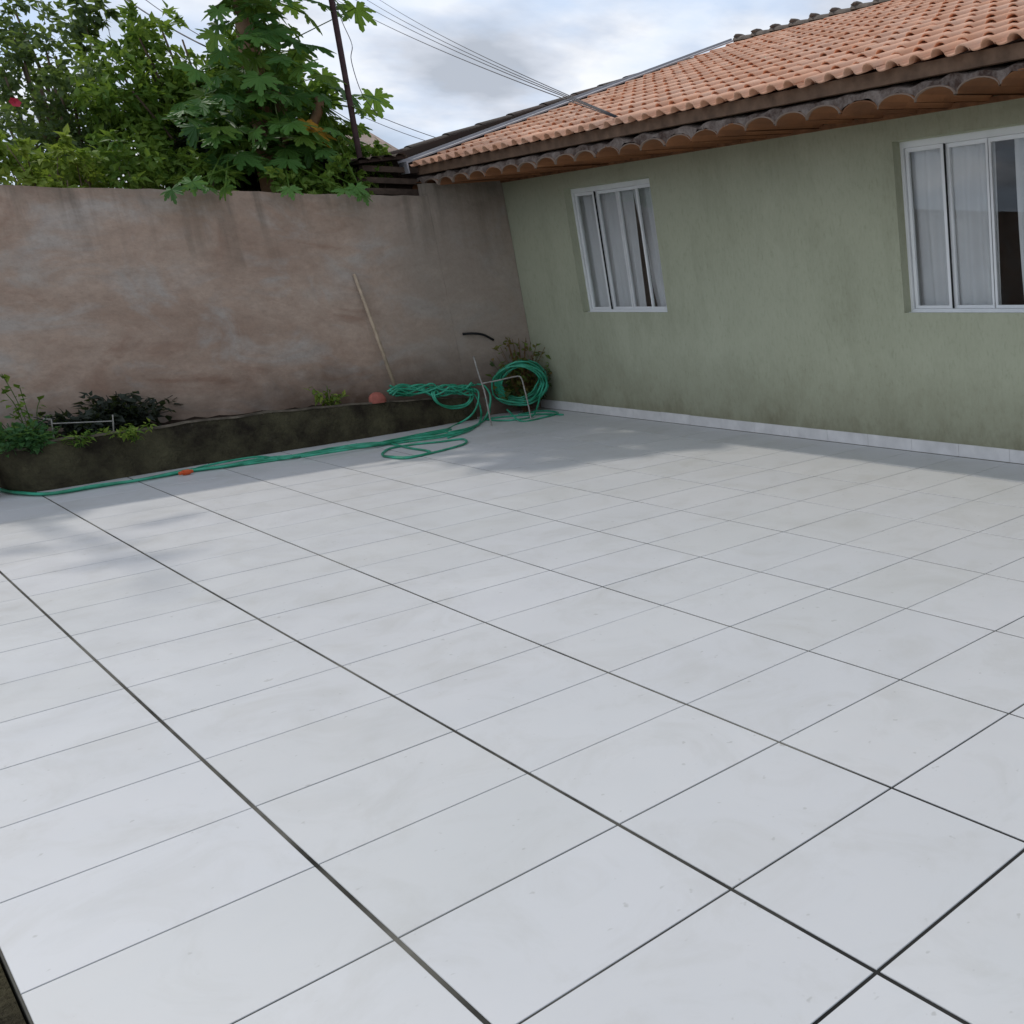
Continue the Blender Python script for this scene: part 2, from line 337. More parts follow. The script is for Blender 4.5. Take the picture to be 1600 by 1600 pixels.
# ------------------------------------------------------------------ house
YW = 5.322; WT = 0.16
YE, ZE, SL = 4.5, 2.86, 0.405                    # eave line, eave height, roof slope
YR = 9.3; ZR = ZE + SL*(YR-YE); XL, XR = -10.2, 3.2
house = empty('house', (-3.5, YW, 0)); tag(house, 'green plastered single storey house with orange clay tile roof and two white windows', 'house')
HI = Vector((3.5, -YW, 0))
def hpart(mb, name, mat, parent=house, smooth=False):
    o = mb.build(name, mat, parent, smooth)
    if parent is house: o.location = HI
    return o
wins = [(-8.385, -6.70), (-3.252, -1.50)]; WZ0, WZ1 = 1.187, 2.532
wall = MB(); xs = [XL+0.1, wins[0][0], wins[0][1], wins[1][0], wins[1][1], XR-0.1]; ZT = 2.86
for k in range(5):
    if k in (1, 3):
        wall.box(xs[k], xs[k+1], YW, YW+WT, -0.02, WZ0); wall.box(xs[k], xs[k+1], YW, YW+WT, WZ1, ZT)
    else: wall.box(xs[k], xs[k+1], YW, YW+WT, -0.02, ZT)
fw = hpart(wall, 'front_wall', M_GREEN)
for x in (XL+0.1, XR-0.26):
    gw = MB(); y0, y1 = YW+WT+0.003, 13.2
    gw.add([(x,y0,0),(x+.16,y0,0),(x+.16,y1,0),(x,y1,0),(x,y0,3.05),(x+.16,y0,3.05),(x+.16,YR,4.6),(x,YR,4.6),(x,y1,3.05),(x+.16,y1,3.05)],
           [(0,4,7,8,3),(1,2,9,6,5),(0,1,5,4),(3,8,9,2),(4,5,6,7),(7,6,9,8)])
    hpart(gw, 'gable_wall', M_WHITEW)
hpart(MB().box(XL+.27, XR-.27, 13.0, 13.2, 0, 3.0), 'back_wall', M_WHITEW)
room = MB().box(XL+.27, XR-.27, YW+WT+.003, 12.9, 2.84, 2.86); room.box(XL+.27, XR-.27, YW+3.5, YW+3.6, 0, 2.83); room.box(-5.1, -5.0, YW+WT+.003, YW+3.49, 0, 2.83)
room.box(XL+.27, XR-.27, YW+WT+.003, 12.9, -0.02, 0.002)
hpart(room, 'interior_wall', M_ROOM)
# skirting tiles
k = math.floor(-9.74/TX)
while (k+1)*TX < XR-0.1:
    x0 = max(k*TX, -9.745)+0.0015; x1 = (k+1)*TX-0.0015
    o = MB().box(x0, x1, YW-0.011, YW-0.0005, 0.004, 0.108+random.uniform(-.002, .002)).build('skirting_tile', M_SKIRT, fw); k += 1
# windows
def window(x0, x1):
    d = YW+0.085; fwid = 0.032
    w = MB(); w.box(x0, x0+fwid, d, d+.07, WZ0, WZ1); w.box(x1-fwid, x1, d, d+.07, WZ0, WZ1)
    w.box(x0+fwid, x1-fwid, d, d+.07, WZ1-0.048, WZ1); w.box(x0+fwid, x1-fwid, d, d+.07, WZ0, WZ0+0.028)
    f = hpart(w, 'window', M_ALU)
    MB().box(x0+.001, x1-.001, YW+0.055, d-.002, WZ0-0.001, WZ0+0.003).build('window_sill', M_ALU, f)
    n = 4; p = (x1-x0-2*fwid)/n
    for k in range(n):
        a = x0+fwid+k*p + (0.007 if k else 0.012); b = a+p+ (0.014 if k in (1,) else 0.0) - (0.012 if k == 0 else 0.007)
        yy = d+0.012 if k in (0, 3) else d+0.040; sw = 0.030; h0, h1 = WZ0+.030, WZ1-.050
        s_ = MB(); s_.box(a, a+sw, yy, yy+.022, h0, h1); s_.box(b-sw, b, yy, yy+.022, h0, h1)
        s_.box(a+sw, b-sw, yy, yy+.022, h0, h0+sw*.8); s_.box(a+sw, b-sw, yy, yy+.022, h1-sw, h1)
        s_.build('sash_frame', M_ALU, f)
        g_ = MB().box(a+sw+.001, b-sw-.001, yy+.009, yy+.012, h0+sw*.8+.001, h1-sw-.001); g_.build('pane', M_GLASS, f)
        e_ = MB().box(b+.001, b+.008, yy+.002, yy+.018, h0, h1); e_.build('gap_shade_strip', M_GAP_SHADE, f)  # black strip painting the shaded gap beside each sash
    return f
for a in wins: window(*a)
def curtain(x0t, x1t, x0b, x1b, y, label, lam=0.11, ph=0.0, amp=0.016):
    nx_, nz = 60, 12; vs = []; fs = []
    for i in range(nx_+1):
        u = i/nx_
        for j in range(nz+1):
            v = j/nz; xt = x0t+(x1t-x0t)*u; xb = x0b+(x1b-x0b)*u; x = xb+(xt-xb)*v**0.7
            yy = y + amp*math.sin(2*PI*(xt/lam)+ph+0.8*math.sin(3*v)) + 0.5*amp*math.sin(2*PI*xt/(lam*2.3)+2*v)
            vs.append((x, yy, 1.10+(2.60-1.10)*v))
    for i in range(nx_):
        for j in range(nz): fs.append((i*(nz+1)+j, (i+1)*(nz+1)+j, (i+1)*(nz+1)+j+1, i*(nz+1)+j+1))
    o = MB().add(vs, fs).build('curtain', M_CURT, None, True); tag(o, label, 'curtain', 'sheer curtains hanging inside the windows'); return o
curtain(-8.50, -7.33, -8.50, -7.40, 5.505, 'pale sheer curtain filling the left half of the smaller looking far window')
curtain(-7.31, -6.5, -7.10, -6.5, 5.505, 'pale curtain drawn aside at the right of the far window beside a dark wedge', ph=1)
curtain(-3.36, -2.33, -3.36, -2.33, 5.505, 'white sheer curtain behind the two left panes of the near window', ph=2, lam=0.14)
curtain(-2.16, -1.35, -2.10, -1.35, 5.505, 'white curtain at the right edge of the photo behind the near window', ph=0.4, lam=0.13)

# roof
def RP(x, s, h=0.0):                              # point on the roof: s metres up the slope, h above it
    c = 1/math.sqrt(1+SL*SL); sn = SL*c
    return Vector((x, YE + s*c - h*sn, ZE + s*sn + h*c))
SLEN = (YR-YE)*math.sqrt(1+SL*SL)
deck = MB()
a, b, c_, d_ = RP(XL+.06, 0.05, -0.05), RP(XR, 0.05, -0.05), RP(XR, SLEN, -0.05), RP(XL+.06, SLEN, -0.05)
lo = Vector((0, 0, -0.05)); yb = 2*YR-YE
deck.add([a,b,c_,d_,a+lo,b+lo,c_+lo,d_+lo,(XL+.06,yb,ZE-.05),(XR,yb,ZE-.05),(XL+.06,yb,ZE-.1),(XR,yb,ZE-.1)],
         [(0,1,2,3),(7,6,5,4),(0,4,5,1),(0,3,7,4),(1,5,6,2),(3,2,9,8),(10,11,6,7),(8,9,11,10),(3,8,10,7),(2,6,11,9)])
roof = hpart(deck, 'roof', M_FASCIA)
PW, PL = 0.208, 0.30
def roof_tile_geo():                             # Roman tile: channel and barrel pressed as one, with real thickness
    prof = [(-0.104, 0.018), (-0.096, 0.006), (-0.080, 0.0), (-0.045, 0.0), (-0.018, 0.004)]
    for k in range(7):
        q = PI - PI*k/6; prof.append((0.040+0.058*math.cos(q), 0.006+0.043*math.sin(q)))
    prof[-1] = (0.099, 0.012); n = len(prof); th = 0.011; vs = []
    for (s, dz) in ((-0.035, 0.016), (PL+0.005, -0.010)):
        for (x, z) in prof: vs.append((x, s, z+dz))
    for (x, z) in prof: vs.append((x, -0.035, z+0.016-th))
    for (x, z) in prof: vs.append((x, 0.16, z+0.006-th))
    fs = []
    for k in range(n-1):
        fs.append((k, k+1, n+k+1, n+k)); fs.append((2*n+k+1, 2*n+k, 3*n+k, 3*n+k+1)); fs.append((k+1, k, 2*n+k, 2*n+k+1))
    return vs, fs
tv, tf = roof_tile_geo()
slope_rot = Matrix.Rotation(math.atan(SL), 4, 'X')
tme = MB().add(tv, tf).mesh('roof_tile', M_CLAY, True)
rows = int(SLEN/PL); cols = int((XR-XL-0.25)/PW)
cells = []
for r in range(rows+1):
    for c in range(cols):
        x = XL+0.30+c*PW; s = r*PL; p = RP(x, s, 0.0)
        if s > SLEN-0.15: continue
        v = RM.transposed() @ (p-CAM); d = -v.z
        u_, v_ = PX+F*v.x/d, PY-F*v.y/d; seen = (-30 < u_ < 1640 and v_ > -30)
        cells.append((0 if seen else 1, d*d*(1.0 + 0.0*r), x, s, p))
cells.sort(key=lambda t: (t[0], t[1]))
rest = MB()
for n_, (f_, d_, x, s, p) in enumerate(cells):
    j = Matrix.Translation(p + Vector((random.gauss(0, .003), random.gauss(0, .006), random.gauss(0, .003)))) @ Matrix.Rotation(random.gauss(0, .014), 4, 'Z') @ slope_rot
    if n_ < 296 and not f_:
        o = link('roof_tile', tme, roof); o.matrix_local = j
    else: rest.add([j @ Vector(q) for q in tv], tf)
o = hpart(rest, 'roof_tile_field', M_CLAY, roof, True); o['kind'] = 'stuff'
# back slope, simple tiled sheet
back = MB(); nb = 60
bv_ = []
for i in range(cols*4+1):
    x = XL+0.2+i*PW/4; h = [0, .0, .05, .05][i % 4]
    bv_ += [(x, YR+0.05, ZR+h-0.01), (x, 2*YR-YE, ZE+h-0.01)]
back.add(bv_, [(2*i, 2*i+1, 2*i+3, 2*i+2) for i in range(cols*4)])
hpart(back, 'back_slope', M_CLAY, roof)
# ridge
k = 0; x = XL+0.15
hpart(MB().box(XL+.1, XR, YR-.09, YR+.09, ZR-.06, ZR+0.035), 'ridge_mortar_bed', M_RIDGE, roof)
while x < XR-0.4:
    mb = MB(); vs = []
    for (xx, r_, dz) in ((x-0.03, 0.088, 0.012), (x+0.415, 0.070, -0.004)):
        for q in range(9): t = PI*q/8; vs.append((xx, YR+1.35*r_*math.cos(t), ZR+0.01+dz+0.9*r_*math.sin(t)))
    vs += [(x-0.03, YR+1.15*.075*math.cos(PI*q/8), ZR+0.012+0.8*.075*math.sin(PI*q/8)) for q in range(9)]
    mb.add(vs, [(q+1, q, 9+q, 10+q) for q in range(8)] + [(q, q+1, 18+q+1, 18+q) for q in range(8)])
    mb.build('ridge_tile', M_RIDGE, roof, True)
    lump = MB(); c0 = Vector((x+0.02, YR-0.02, ZR+0.085))
    for q in range(1):
        vs = []; 
        for a in range(5):
            for b in range(8):
                ph = PI*a/4; th = 2*PI*b/8; r_ = 1+0.25*noise.noise(Vector((x+a, b, 0)))
                vs.append(c0+Vector((0.085*math.sin(ph)*math.cos(th)*r_, 0.10*math.sin(ph)*math.sin(th)*r_, 0.038*math.cos(ph)*r_)))
        fs = [(a*8+b, a*8+(b+1) % 8, (a+1)*8+(b+1) % 8, (a+1)*8+b) for a in range(4) for b in range(8)]
        lump.add(vs, fs)
    lump.build('ridge_mortar', M_RIDGE, roof, True)
    x += 0.415
# metal flashing up the left rake
fl = MB()
for (x0, x1, h0, h1) in ((XL-0.02, XL+0.15, 0.055, 0.07), (XL-0.02, XL-0.008, 0.07, 0.095)):
    P = [RP(x0, -0.06, h0), RP(x1, -0.06, h0), RP(x1, SLEN, h0), RP(x0, SLEN, h0)]; Q = [RP(x0, -0.06, h1), RP(x1, -0.06, h1), RP(x1, SLEN, h1), RP(x0, SLEN, h1)]
    fl.add(P+Q, [(3,2,1,0),(4,5,6,7),(0,1,5,4),(1,2,6,5),(2,3,7,6),(3,0,4,7)])
a = RP(XL, -0.06, 0.0); fl.box(XL-0.02, XL+0.19, a.y-0.02, a.y-0.005, a.z-0.05, a.z+0.075)
hpart(fl, 'metal_flashing', M_FLASH, roof)
# eave: fascia, mortar with scalloped lower edge, row of barrel tiles
hpart(MB().box(-9.98, XR-.1, YE+0.022, YE+0.060, 2.772, 2.862), 'fascia_board', M_FASCIA, roof)
EP = 0.365; XE = -1.867                          # barrel pitch, and one valley between barrels
ZV, YB0, YB1 = 2.628, 4.515, YW-0.0
def arch(x, top=0.072):                          # underside height of the barrels over x
    t = ((x-XE) / EP) % 1.0; return top*math.sqrt(max(0, 1-(2*t-1)**2))
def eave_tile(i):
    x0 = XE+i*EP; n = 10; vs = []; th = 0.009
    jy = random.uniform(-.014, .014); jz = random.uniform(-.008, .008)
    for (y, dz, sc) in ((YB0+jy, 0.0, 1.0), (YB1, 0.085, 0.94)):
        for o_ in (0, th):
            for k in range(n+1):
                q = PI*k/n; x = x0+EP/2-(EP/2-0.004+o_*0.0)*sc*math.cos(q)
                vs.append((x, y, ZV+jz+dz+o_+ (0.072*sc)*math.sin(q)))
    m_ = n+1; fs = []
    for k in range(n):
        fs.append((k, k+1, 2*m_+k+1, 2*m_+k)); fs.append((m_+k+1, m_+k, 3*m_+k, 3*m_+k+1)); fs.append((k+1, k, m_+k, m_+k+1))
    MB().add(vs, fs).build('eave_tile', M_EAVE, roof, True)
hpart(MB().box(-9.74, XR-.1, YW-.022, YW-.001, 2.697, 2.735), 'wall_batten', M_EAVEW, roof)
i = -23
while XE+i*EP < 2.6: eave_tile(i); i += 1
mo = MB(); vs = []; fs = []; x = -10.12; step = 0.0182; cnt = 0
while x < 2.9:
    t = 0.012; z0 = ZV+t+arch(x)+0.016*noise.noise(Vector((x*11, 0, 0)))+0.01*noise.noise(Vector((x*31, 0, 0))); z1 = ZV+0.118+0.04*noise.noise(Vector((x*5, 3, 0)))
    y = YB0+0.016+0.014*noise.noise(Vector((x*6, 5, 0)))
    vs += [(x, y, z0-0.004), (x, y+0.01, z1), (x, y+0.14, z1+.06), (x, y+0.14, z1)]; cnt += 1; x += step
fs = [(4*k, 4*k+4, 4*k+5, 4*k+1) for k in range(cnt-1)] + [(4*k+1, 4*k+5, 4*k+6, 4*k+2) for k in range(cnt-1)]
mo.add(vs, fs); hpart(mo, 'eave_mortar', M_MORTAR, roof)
for o in list(roof.children):                    # roof children share the house frame
    pass

# ------------------------------------------------------------------ brown boundary wall
XB = -9.75
bw = empty('boundary_wall', (XB, 1.0, 0)); tag(bw, 'brown cement rendered boundary wall with stains behind the mossy planter', 'wall')
def rough_wall(y0, y1, z1, x, seed, thick=0.15, rise=0.0):
    mb = MB(); ny = int((y1-y0)/0.12); vs = []; nz = 12
    zt = lambda y: z1+rise*(y-y0)+0.016*noise.noise(Vector((y*1.7, seed, 0)))+0.014*noise.noise(Vector((y*6, seed, 0)))
    for i in range(ny+1):
        y = y0+(y1-y0)*i/ny
        for j in range(nz+1):
            z = -0.1+(zt(y)+0.1)*j/nz; vs.append((x+0.006*noise.noise(Vector((0, y*1.3, z*1.3+seed)))-XB, y-1.0, z))
        vs.append((x-thick-XB, y-1.0, zt(y)+0.004)); vs.append((x-thick-XB, y-1.0, -0.1))
    m_ = nz+3
    fs = [(i*m_+j, (i+1)*m_+j, (i+1)*m_+j+1, i*m_+j+1) for i in range(ny) for j in range(nz+2)]
    fs.append(tuple(range(m_))[::-1]); fs.append(tuple(ny*m_+j for j in range(m_)))
    return mb.add(vs, fs)
rough_wall(-6, 4.462, 2.522, XB, 2).build('wall_run', M_BROWN, bw)
rough_wall(4.463, 5.318, 2.655, XB+0.003, 2, 0.2, 0.095).build('raised_wall_end', M_BROWN, bw)
stub = [at(723, 522, 0, XB+.02), at(738, 521, 0, XB+.035), at(755, 523, 0, XB+.04), at(771, 531, 0, XB+.02)]
tag(MB().tube(spline(stub, 5), 0.014, 8).build('pipe_stub', M_BLACK), 'short black bent pipe sticking out of the brown wall above the hose', 'pipe')

# ------------------------------------------------------------------ planter
pl = empty('planter', (-9.1, 2.4, 0)); tag(pl, 'long low mossy concrete planter at the foot of the brown wall', 'planter')
PI_ = Vector((9.1, -2.4, 0))
path = spline([(-9.60, 0.46, 0), (-9.22, 0.46, 0), (-9.05, 0.53, 0), (-8.97, 0.72, 0), (-9.08, 1.35, 0), (-9.20, 2.2, 0), (-9.28, 2.9, 0), (-9.38, 3.6, 0), (-9.49, 4.10, 0), (-9.53, 4.42, 0)], 9)
def ztop(p):
    t = min(1, max(0, (p.y-2.2)/2.2)); return 0.405 - 0.03*(1 if p.y < 0.62 else 0) - 0.13*t**1.6 + 0.014*noise.noise(p*4)
vs = []
for i, p in enumerate(path):
    t = (path[min(i+1, len(path)-1)]-path[max(i-1, 0)]).normalized(); n_ = Vector((t.y, -t.x, 0)); zt = ztop(p)
    def w(h, o_): 
        return p + n_*(o_+0.012*noise.noise(Vector((p.x*5, p.y*5, h*6)))) + Vector((0, 0, h))
    vs += [w(-0.01, 0), w(zt*.33, 0.006), w(zt*.66, 0), w(zt-.012, -0.002), w(zt, -0.014), w(zt, -0.075), w(zt-.15, -0.085)]
k = 7; fs = [(i*k+j, (i+1)*k+j, (i+1)*k+j+1, i*k+j+1) for i in range(len(path)-1) for j in range(k-1)]
hp = MB().add(vs, fs); hp.box(-9.738, -9.54, 4.375, 4.435, -0.01, 0.262)
rim = MB(); rp = []
for i, p in enumerate(path):
    t = (path[min(i+1, len(path)-1)]-path[max(i-1, 0)]).normalized(); n_ = Vector((t.y, -t.x, 0)); zt = ztop(p); j_ = .006*noise.noise(p*9)
    rp += [p+n_*(.004+j_)+Vector((0,0,zt-.012)), p+n_*(.002+j_)+Vector((0,0,zt+.005)), p-n_*(.07+j_)+Vector((0,0,zt+.005)), p-n_*.072+Vector((0,0,zt-.012))]
rim.add(rp, [(4*i+j, 4*i+4+j, 4*i+5+j, 4*i+1+j) for i in range(len(path)-1) for j in range(3)])
o = rim.build('rim', M_RIM, pl, True); o.location = PI_
o = hp.build('planter_wall', M_MOSS, pl, True); o.location = PI_
sv = []; 
for i, p in enumerate(path):
    for j in range(7):
        t = j/6; x = max(p.x-0.05, -9.66)+( -9.748-max(p.x-0.05, -9.66))*t; y = p.y
        sv.append((x, max(y, 0.45), ztop(p)-0.055+0.05*noise.noise(Vector((x*7, y*7, 1)))+0.02*t))
o = MB().add(sv, [(i*7+j, (i+1)*7+j, (i+1)*7+j+1, i*7+j+1) for i in range(len(path)-1) for j in range(6)]).build('soil', M_SOIL, pl, True); o.location = PI_
b_ = MB(); b_.tube([(-9.05, 0.20, 0), (-9.05, 0.20, 0.26)], [0.13, 0.16], 20); b_.tube([(-9.05, 0.20, 0.26), (-9.05, 0.20, 0.275)], [0.17, 0.17], 20)  # black form added to stand for the shaded gap past the planter end
tag(b_.build('dark_gap_filler', M_BLACK), 'added black form standing for the shaded gap at the left end of the planter', 'dark_gap_filler')

# ------------------------------------------------------------------ foliage
def leaf_mesh(name, mat, leaves):                # leaves: (pos, dir, normal, length, width, tint)
    vs, fs, tn = [], [], []
    for (p, d, n_, l_, w_, ti) in leaves:
        d = d.normalized(); s_ = d.cross(n_)
        if s_.length < 1e-3: s_ = d.cross(Vector((1, 0.3, 0)))
        s_.normalize(); n_ = s_.cross(d); b = len(vs)
        vs += [p, p+d*l_*.38+s_*w_/2+n_*w_*.16, p+d*l_*.45, p+d*l_*.38-s_*w_/2+n_*w_*.16, p+d*l_*.95-n_*l_*.16,]
        fs += [(b, b+1, b+2), (b, b+2, b+3), (b+1, b+4, b+2), (b+2, b+4, b+3)]; tn += [ti]*5
    me = bpy.data.meshes.new(name); me.from_pydata([tuple(v) for v in vs], [], fs); me.update(); me.materials.append(mat)
    a = me.attributes.new('tint', 'FLOAT', 'POINT'); a.data.foreach_set('value', tn)
    return me
def rv(s=1.0): return Vector((random.gauss(0, s), random.gauss(0, s), random.gauss(0, s)))
def blob_leaves(c, r, n, size, asp=0.5, flat=0.6, droop=0.3):
    out_ = []; twigs = max(2, n//14)
    for _ in range(twigs):
        t = c + rv(1).normalized()*r*random.random()**0.45*Vector((1, 1, 0.9)).length/1.65
        ax = (t-c+rv(r*.35)); ax = ax.normalized() if ax.length > 0 else Vector((0, 0, 1)); ti = random.random()
        for k in range(14):
            p = t + ax*random.uniform(-.5, .5)*r*.55 + rv(r*.07)
            d = (rv(1)*.8 + ax*.7 - Vector((0, 0, droop))); nn = Vector((0, 0, flat)) + rv(.45)
            s = size*random.uniform(.6, 1.25)
            out_.append((p, d, nn, s, s*asp, min(1, max(0, ti*.6+random.random()*.4))))
    return out_
def keep(leaves):                                 # nothing grows through the wall
    o = []
    for L_ in leaves:
        p = L_[0]
        if -10.02 < p.x < -9.66 and p.z < 2.60: continue
        o.append(L_)
    return o
def plant(name, label, cat, blobs, mat, xplane, size, dens, trunk=None, dx=0.7, asp=0.5, group=None, crown='crown', root=None):
    """blobs: (u, v, radius in photo points); the plant stands round the plane x = xplane"""
    base = root or Vector((xplane, sum(at(b[0], b[1], 0, xplane).y for b in blobs)/len(blobs), -0.2))
    t = empty(name, base); tag(t, label, cat, group); Ls = []; centres = []
    for b in blobs:
        x = xplane + random.uniform(-dx, dx); c = at(b[0], b[1], 0, x); r = b[2]*(c-CAM).length/F
        centres.append(c); n = int(dens*(b[2]/40.0)**2*(b[3] if len(b) > 3 else 1)); Ls += blob_leaves(c, r, max(14, n), size, asp)
    Ls = keep(Ls)
    o = link(crown, leaf_mesh(crown, mat, Ls), t, -base)
    tr = MB(); top = sum(centres, Vector())/len(centres); r0 = trunk or 0.06
    mid = base.lerp(top, .55)+rv(.06); tr.tube(spline([base, base.lerp(mid, .5)+rv(.03), mid, top], 4), [r0*(1-.06*k) for k in range(13)], 8)
    for c in centres:
        k = base.lerp(top, random.uniform(.45, .8)); q = k.lerp(c, .5)+Vector((0, 0, -.1))+rv(.05)
        tr.tube(spline([k, q, c], 4), [r0*.42*(1-.09*j) for j in range(9)], 5)
    o2 = tr.build('trunk', M_BARK, t, True); o2.location = -base
    return t
plant('flowering_tree', 'dark leaved tree at the far left rising behind the brown wall', 'tree',
      [(15,45,46),(35,85,42),(8,120,40,.7),(70,70,30,.6),(88,88,42),(108,120,34),(95,150,36),(60,140,38),(10,190,40),(100,195,46),(55,225,50,1.3),(120,225,40,1.3),(10,240,45),(140,180,30,.7),(20,10,24,.5)],
      M_L_DARK, -12.2, 0.095, 270, 0.075)
ft = bpy.data.objects['flowering_tree']
bo = spline([ft.location, Vector((-11.9, 0.6, 2.6)), Vector((-11.6, -0.15, 4.6)), Vector((-11.4, -0.35, 7.6))], 6)
o = MB().tube(bo, [.085-.003*k for k in range(len(bo))], 8).build('bough', M_BARK, ft, True); o.location = -ft.location
Ls = []
for k, p in enumerate(bo):
    if k > 8: Ls += blob_leaves(p+rv(.18), .30, 42, .12)
o = link('bough_foliage', leaf_mesh('bough_foliage', M_L_DARK, Ls), ft, -ft.location)
plant('slender_shoot', 'thin upright shoot with a tuft of leaves sticking out above the left tree', 'tree',
      [(128,12,15),(131,38,17,1.3),(160,4,9,.6),(118,5,9,.7),(133,75,6,.3)], M_L_DARK, -12.0, 0.12, 420, 0.02, dx=0.1)
plant('leafy_tree', 'brighter green bushy tree between the dark left tree and the papaya', 'tree',
      [(190,62,24,.6),(185,105,32),(178,150,34),(218,60,30,.8),(232,95,38),(205,140,44),(258,135,42),(195,185,50,1.2),(262,180,46,1.2),(165,225,44,1.2),(230,232,46,1.3),(290,225,46,1.2),(300,170,42),(305,120,34,.8),(250,40,20,.5),(285,62,24,.6),(350,150,45),(400,200,45),(460,205,35),(425,120,36,.8),(350,95,30,.7),(505,205,24,.8),(340,220,40),(390,250,36),(450,250,34)],
      M_L_MID, -11.9, 0.11, 340, 0.08)
plant('yellow_green_shrub', 'low yellow green shrub just over the left end of the brown wall', 'shrub',
      [(10,250,26),(45,258,26),(85,262,26),(120,256,26),(25,278,22),(65,282,20),(105,282,20),(140,275,22),(38,232,16,.6),(90,238,14,.5),(10,226,12,.5),(130,244,14,.4)],
      M_L_LIME, -10.75, 0.10, 430, 0.03, dx=0.45, asp=.5)
plant('low_green_shrub', 'low mid green shrub along the wall top below the bushy tree', 'shrub',
      [(165,270,28),(200,268,28),(235,272,26),(272,275,26),(305,270,28),(180,245,24),(250,250,26),(335,282,20),(220,285,18)],
      M_L_MID, -10.75, 0.105, 440, 0.03, dx=0.4, asp=.5)
plant('climbing_vine', 'tangled green vine round the foot of the iron pole at the wall top', 'vine',
      [(560,250,20),(582,262,20),(602,246,13,.7),(572,285,22),(548,282,24),(520,282,26),(590,285,16),(490,285,26),(455,288,24),(595,232,10,.5)],
      M_L_MID, -10.35, 0.10, 480, 0.02, dx=0.2, asp=.65)
plant('shaded_undergrowth', 'dense undergrowth behind the wall with the papaya shade painted into its near black leaves', 'shrub',  # leaf colour carries the dark inside of the papaya crown
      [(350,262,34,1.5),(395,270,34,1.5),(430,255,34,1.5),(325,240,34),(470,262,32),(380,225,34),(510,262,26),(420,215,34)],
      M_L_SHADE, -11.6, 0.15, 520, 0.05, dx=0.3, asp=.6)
fl_ = at(23, 160, 0, -11.2); t = empty('red_flower', fl_); tag(t, 'small red flower at the left edge of the photo among dark leaves', 'flower')
pt = MB(); 
for k in range(6):
    a = 2*PI*k/6; d = Vector((0.2, .45*math.cos(a), .45*math.sin(a))); s_ = Vector((0, -math.sin(a), math.cos(a)))
    pt.add([(0,0,0), d*.05+s_*.035, d*.10, d*.05-s_*.035], [(0,1,2,3)])
pt.build('petals', M_FLOWER, t); MB().tube([(0,0,0), (0.0,0.02,-0.35)], 0.004, 5).build('stem', M_L_DARK, t)

# papaya tree with real lobed leaves
def papaya_leaf_mesh(seed, mat):
    rnd = random.Random(seed); nl = 7; vs = [(0, 0, 0)]; out_ = []
    for i in range(nl):
        c = math.radians(-138+276*i/(nl-1)); ln = (1-.30*abs(i-3)/3)*rnd.uniform(.9, 1.1); w = math.radians(20)
        out_ += [(c-w*1.12, .38), (c-w*.85, ln*.74), (c-w*.42, ln*.72), (c-w*.34, ln*.90), (c, ln), (c+w*.34, ln*.90), (c+w*.42, ln*.72), (c+w*.85, ln*.74)]
    out_.append((math.radians(138)+math.radians(22), .36))
    for (a, r) in out_: vs.append((r*math.cos(a), r*math.sin(a), -.30*r*r+.05*math.sin(a*3.5)))
    fs = [(0, i, i+1) for i in range(1, len(vs)-1)]
    me = bpy.data.meshes.new('leaf'); me.from_pydata(vs, [], fs); me.update(); me.materials.append(mat)
    a = me.attributes.new('tint', 'FLOAT', 'POINT'); a.data.foreach_set('value', [rnd.random()]*len(vs)); return me
pms = [papaya_leaf_mesh(k, M_L_PAP) for k in range(9)]
pyel = papaya_leaf_mesh(99, M_L_YEL); pmid = [papaya_leaf_mesh(40+k, M_L_MID) for k in range(3)]
XP = -11.0; proot = Vector((XP, 3.45, -0.2))
pap = empty('papaya_tree', proot); tag(pap, 'papaya tree with big lobed leaves left of the iron pole behind the wall', 'tree')
trunk_pts = spline([proot, at(428, 300, 0, XP), at(405, 160, 0, XP), at(385, 40, 0, XP), at(380, -60, 0, XP), at(385, -140, 0, XP)], 6)
mb = MB().tube(trunk_pts, [0.12-.0012*k for k in range(len(trunk_pts))], 12)
b1 = spline([at(430, 290, 0, XP), at(448, 200, 0, XP+.25), at(425, 130, 0, XP+.2)], 6); mb.tube(b1, 0.055, 8)
b2 = spline([at(430, 280, 0, XP), at(490, 190, 0, XP+.2), at(500, 150, 0, XP+.25)], 6); mb.tube(b2, 0.045, 8)
o = mb.build('trunk', M_PBARK, pap, True); o.location = -proot
hubs = [at(390, -110, 0, XP), at(382, -20, 0, XP), at(400, 90, 0, XP), at(425, 140, 0, XP+.2), at(500, 160, 0, XP+.2), at(440, 230, 0, XP+.1), at(360, 210, 0, XP)]
regions = [(395,15,60,22,12),(330,125,36,30,7),(430,105,85,50,24),(480,160,80,40,20),(390,170,90,55,24),(330,200,65,45,16),(465,225,80,35,20),(400,240,80,40,16),(360,150,70,40,14),(440,190,90,50,26),(410,210,100,50,24),(460,130,60,50,14),(385,110,60,40,10),(330,262,60,26,9),(300,150,40,35,7),(420,50,50,25,8),(360,60,35,26,6),(520,215,35,25,6)]
singles = [(455,8,26),(478,22,28),(500,4,24),(532,8,22),(556,12,20),(567,148,30),(572,172,24),(560,196,20),(548,152,26),(322,292,26),(300,284,24),(268,296,24),(352,293,20),(452,294,18),(540,297,20),(566,302,20),(556,292,18),(585,150,16),(345,8,24),(410,-20,34),(370,-25,34),(440,-12,30),(340,96,26)]
regions += [(380,-200,120,70,34),(470,-150,80,60,18),(300,-130,60,50,16),(235,-140,85,55,34),(190,-95,50,30,12),(400,-90,90,60,26),(470,-60,60,40,12),(330,-60,50,40,10)]
spots = [(u, v, 0) for (u, v, r) in singles]
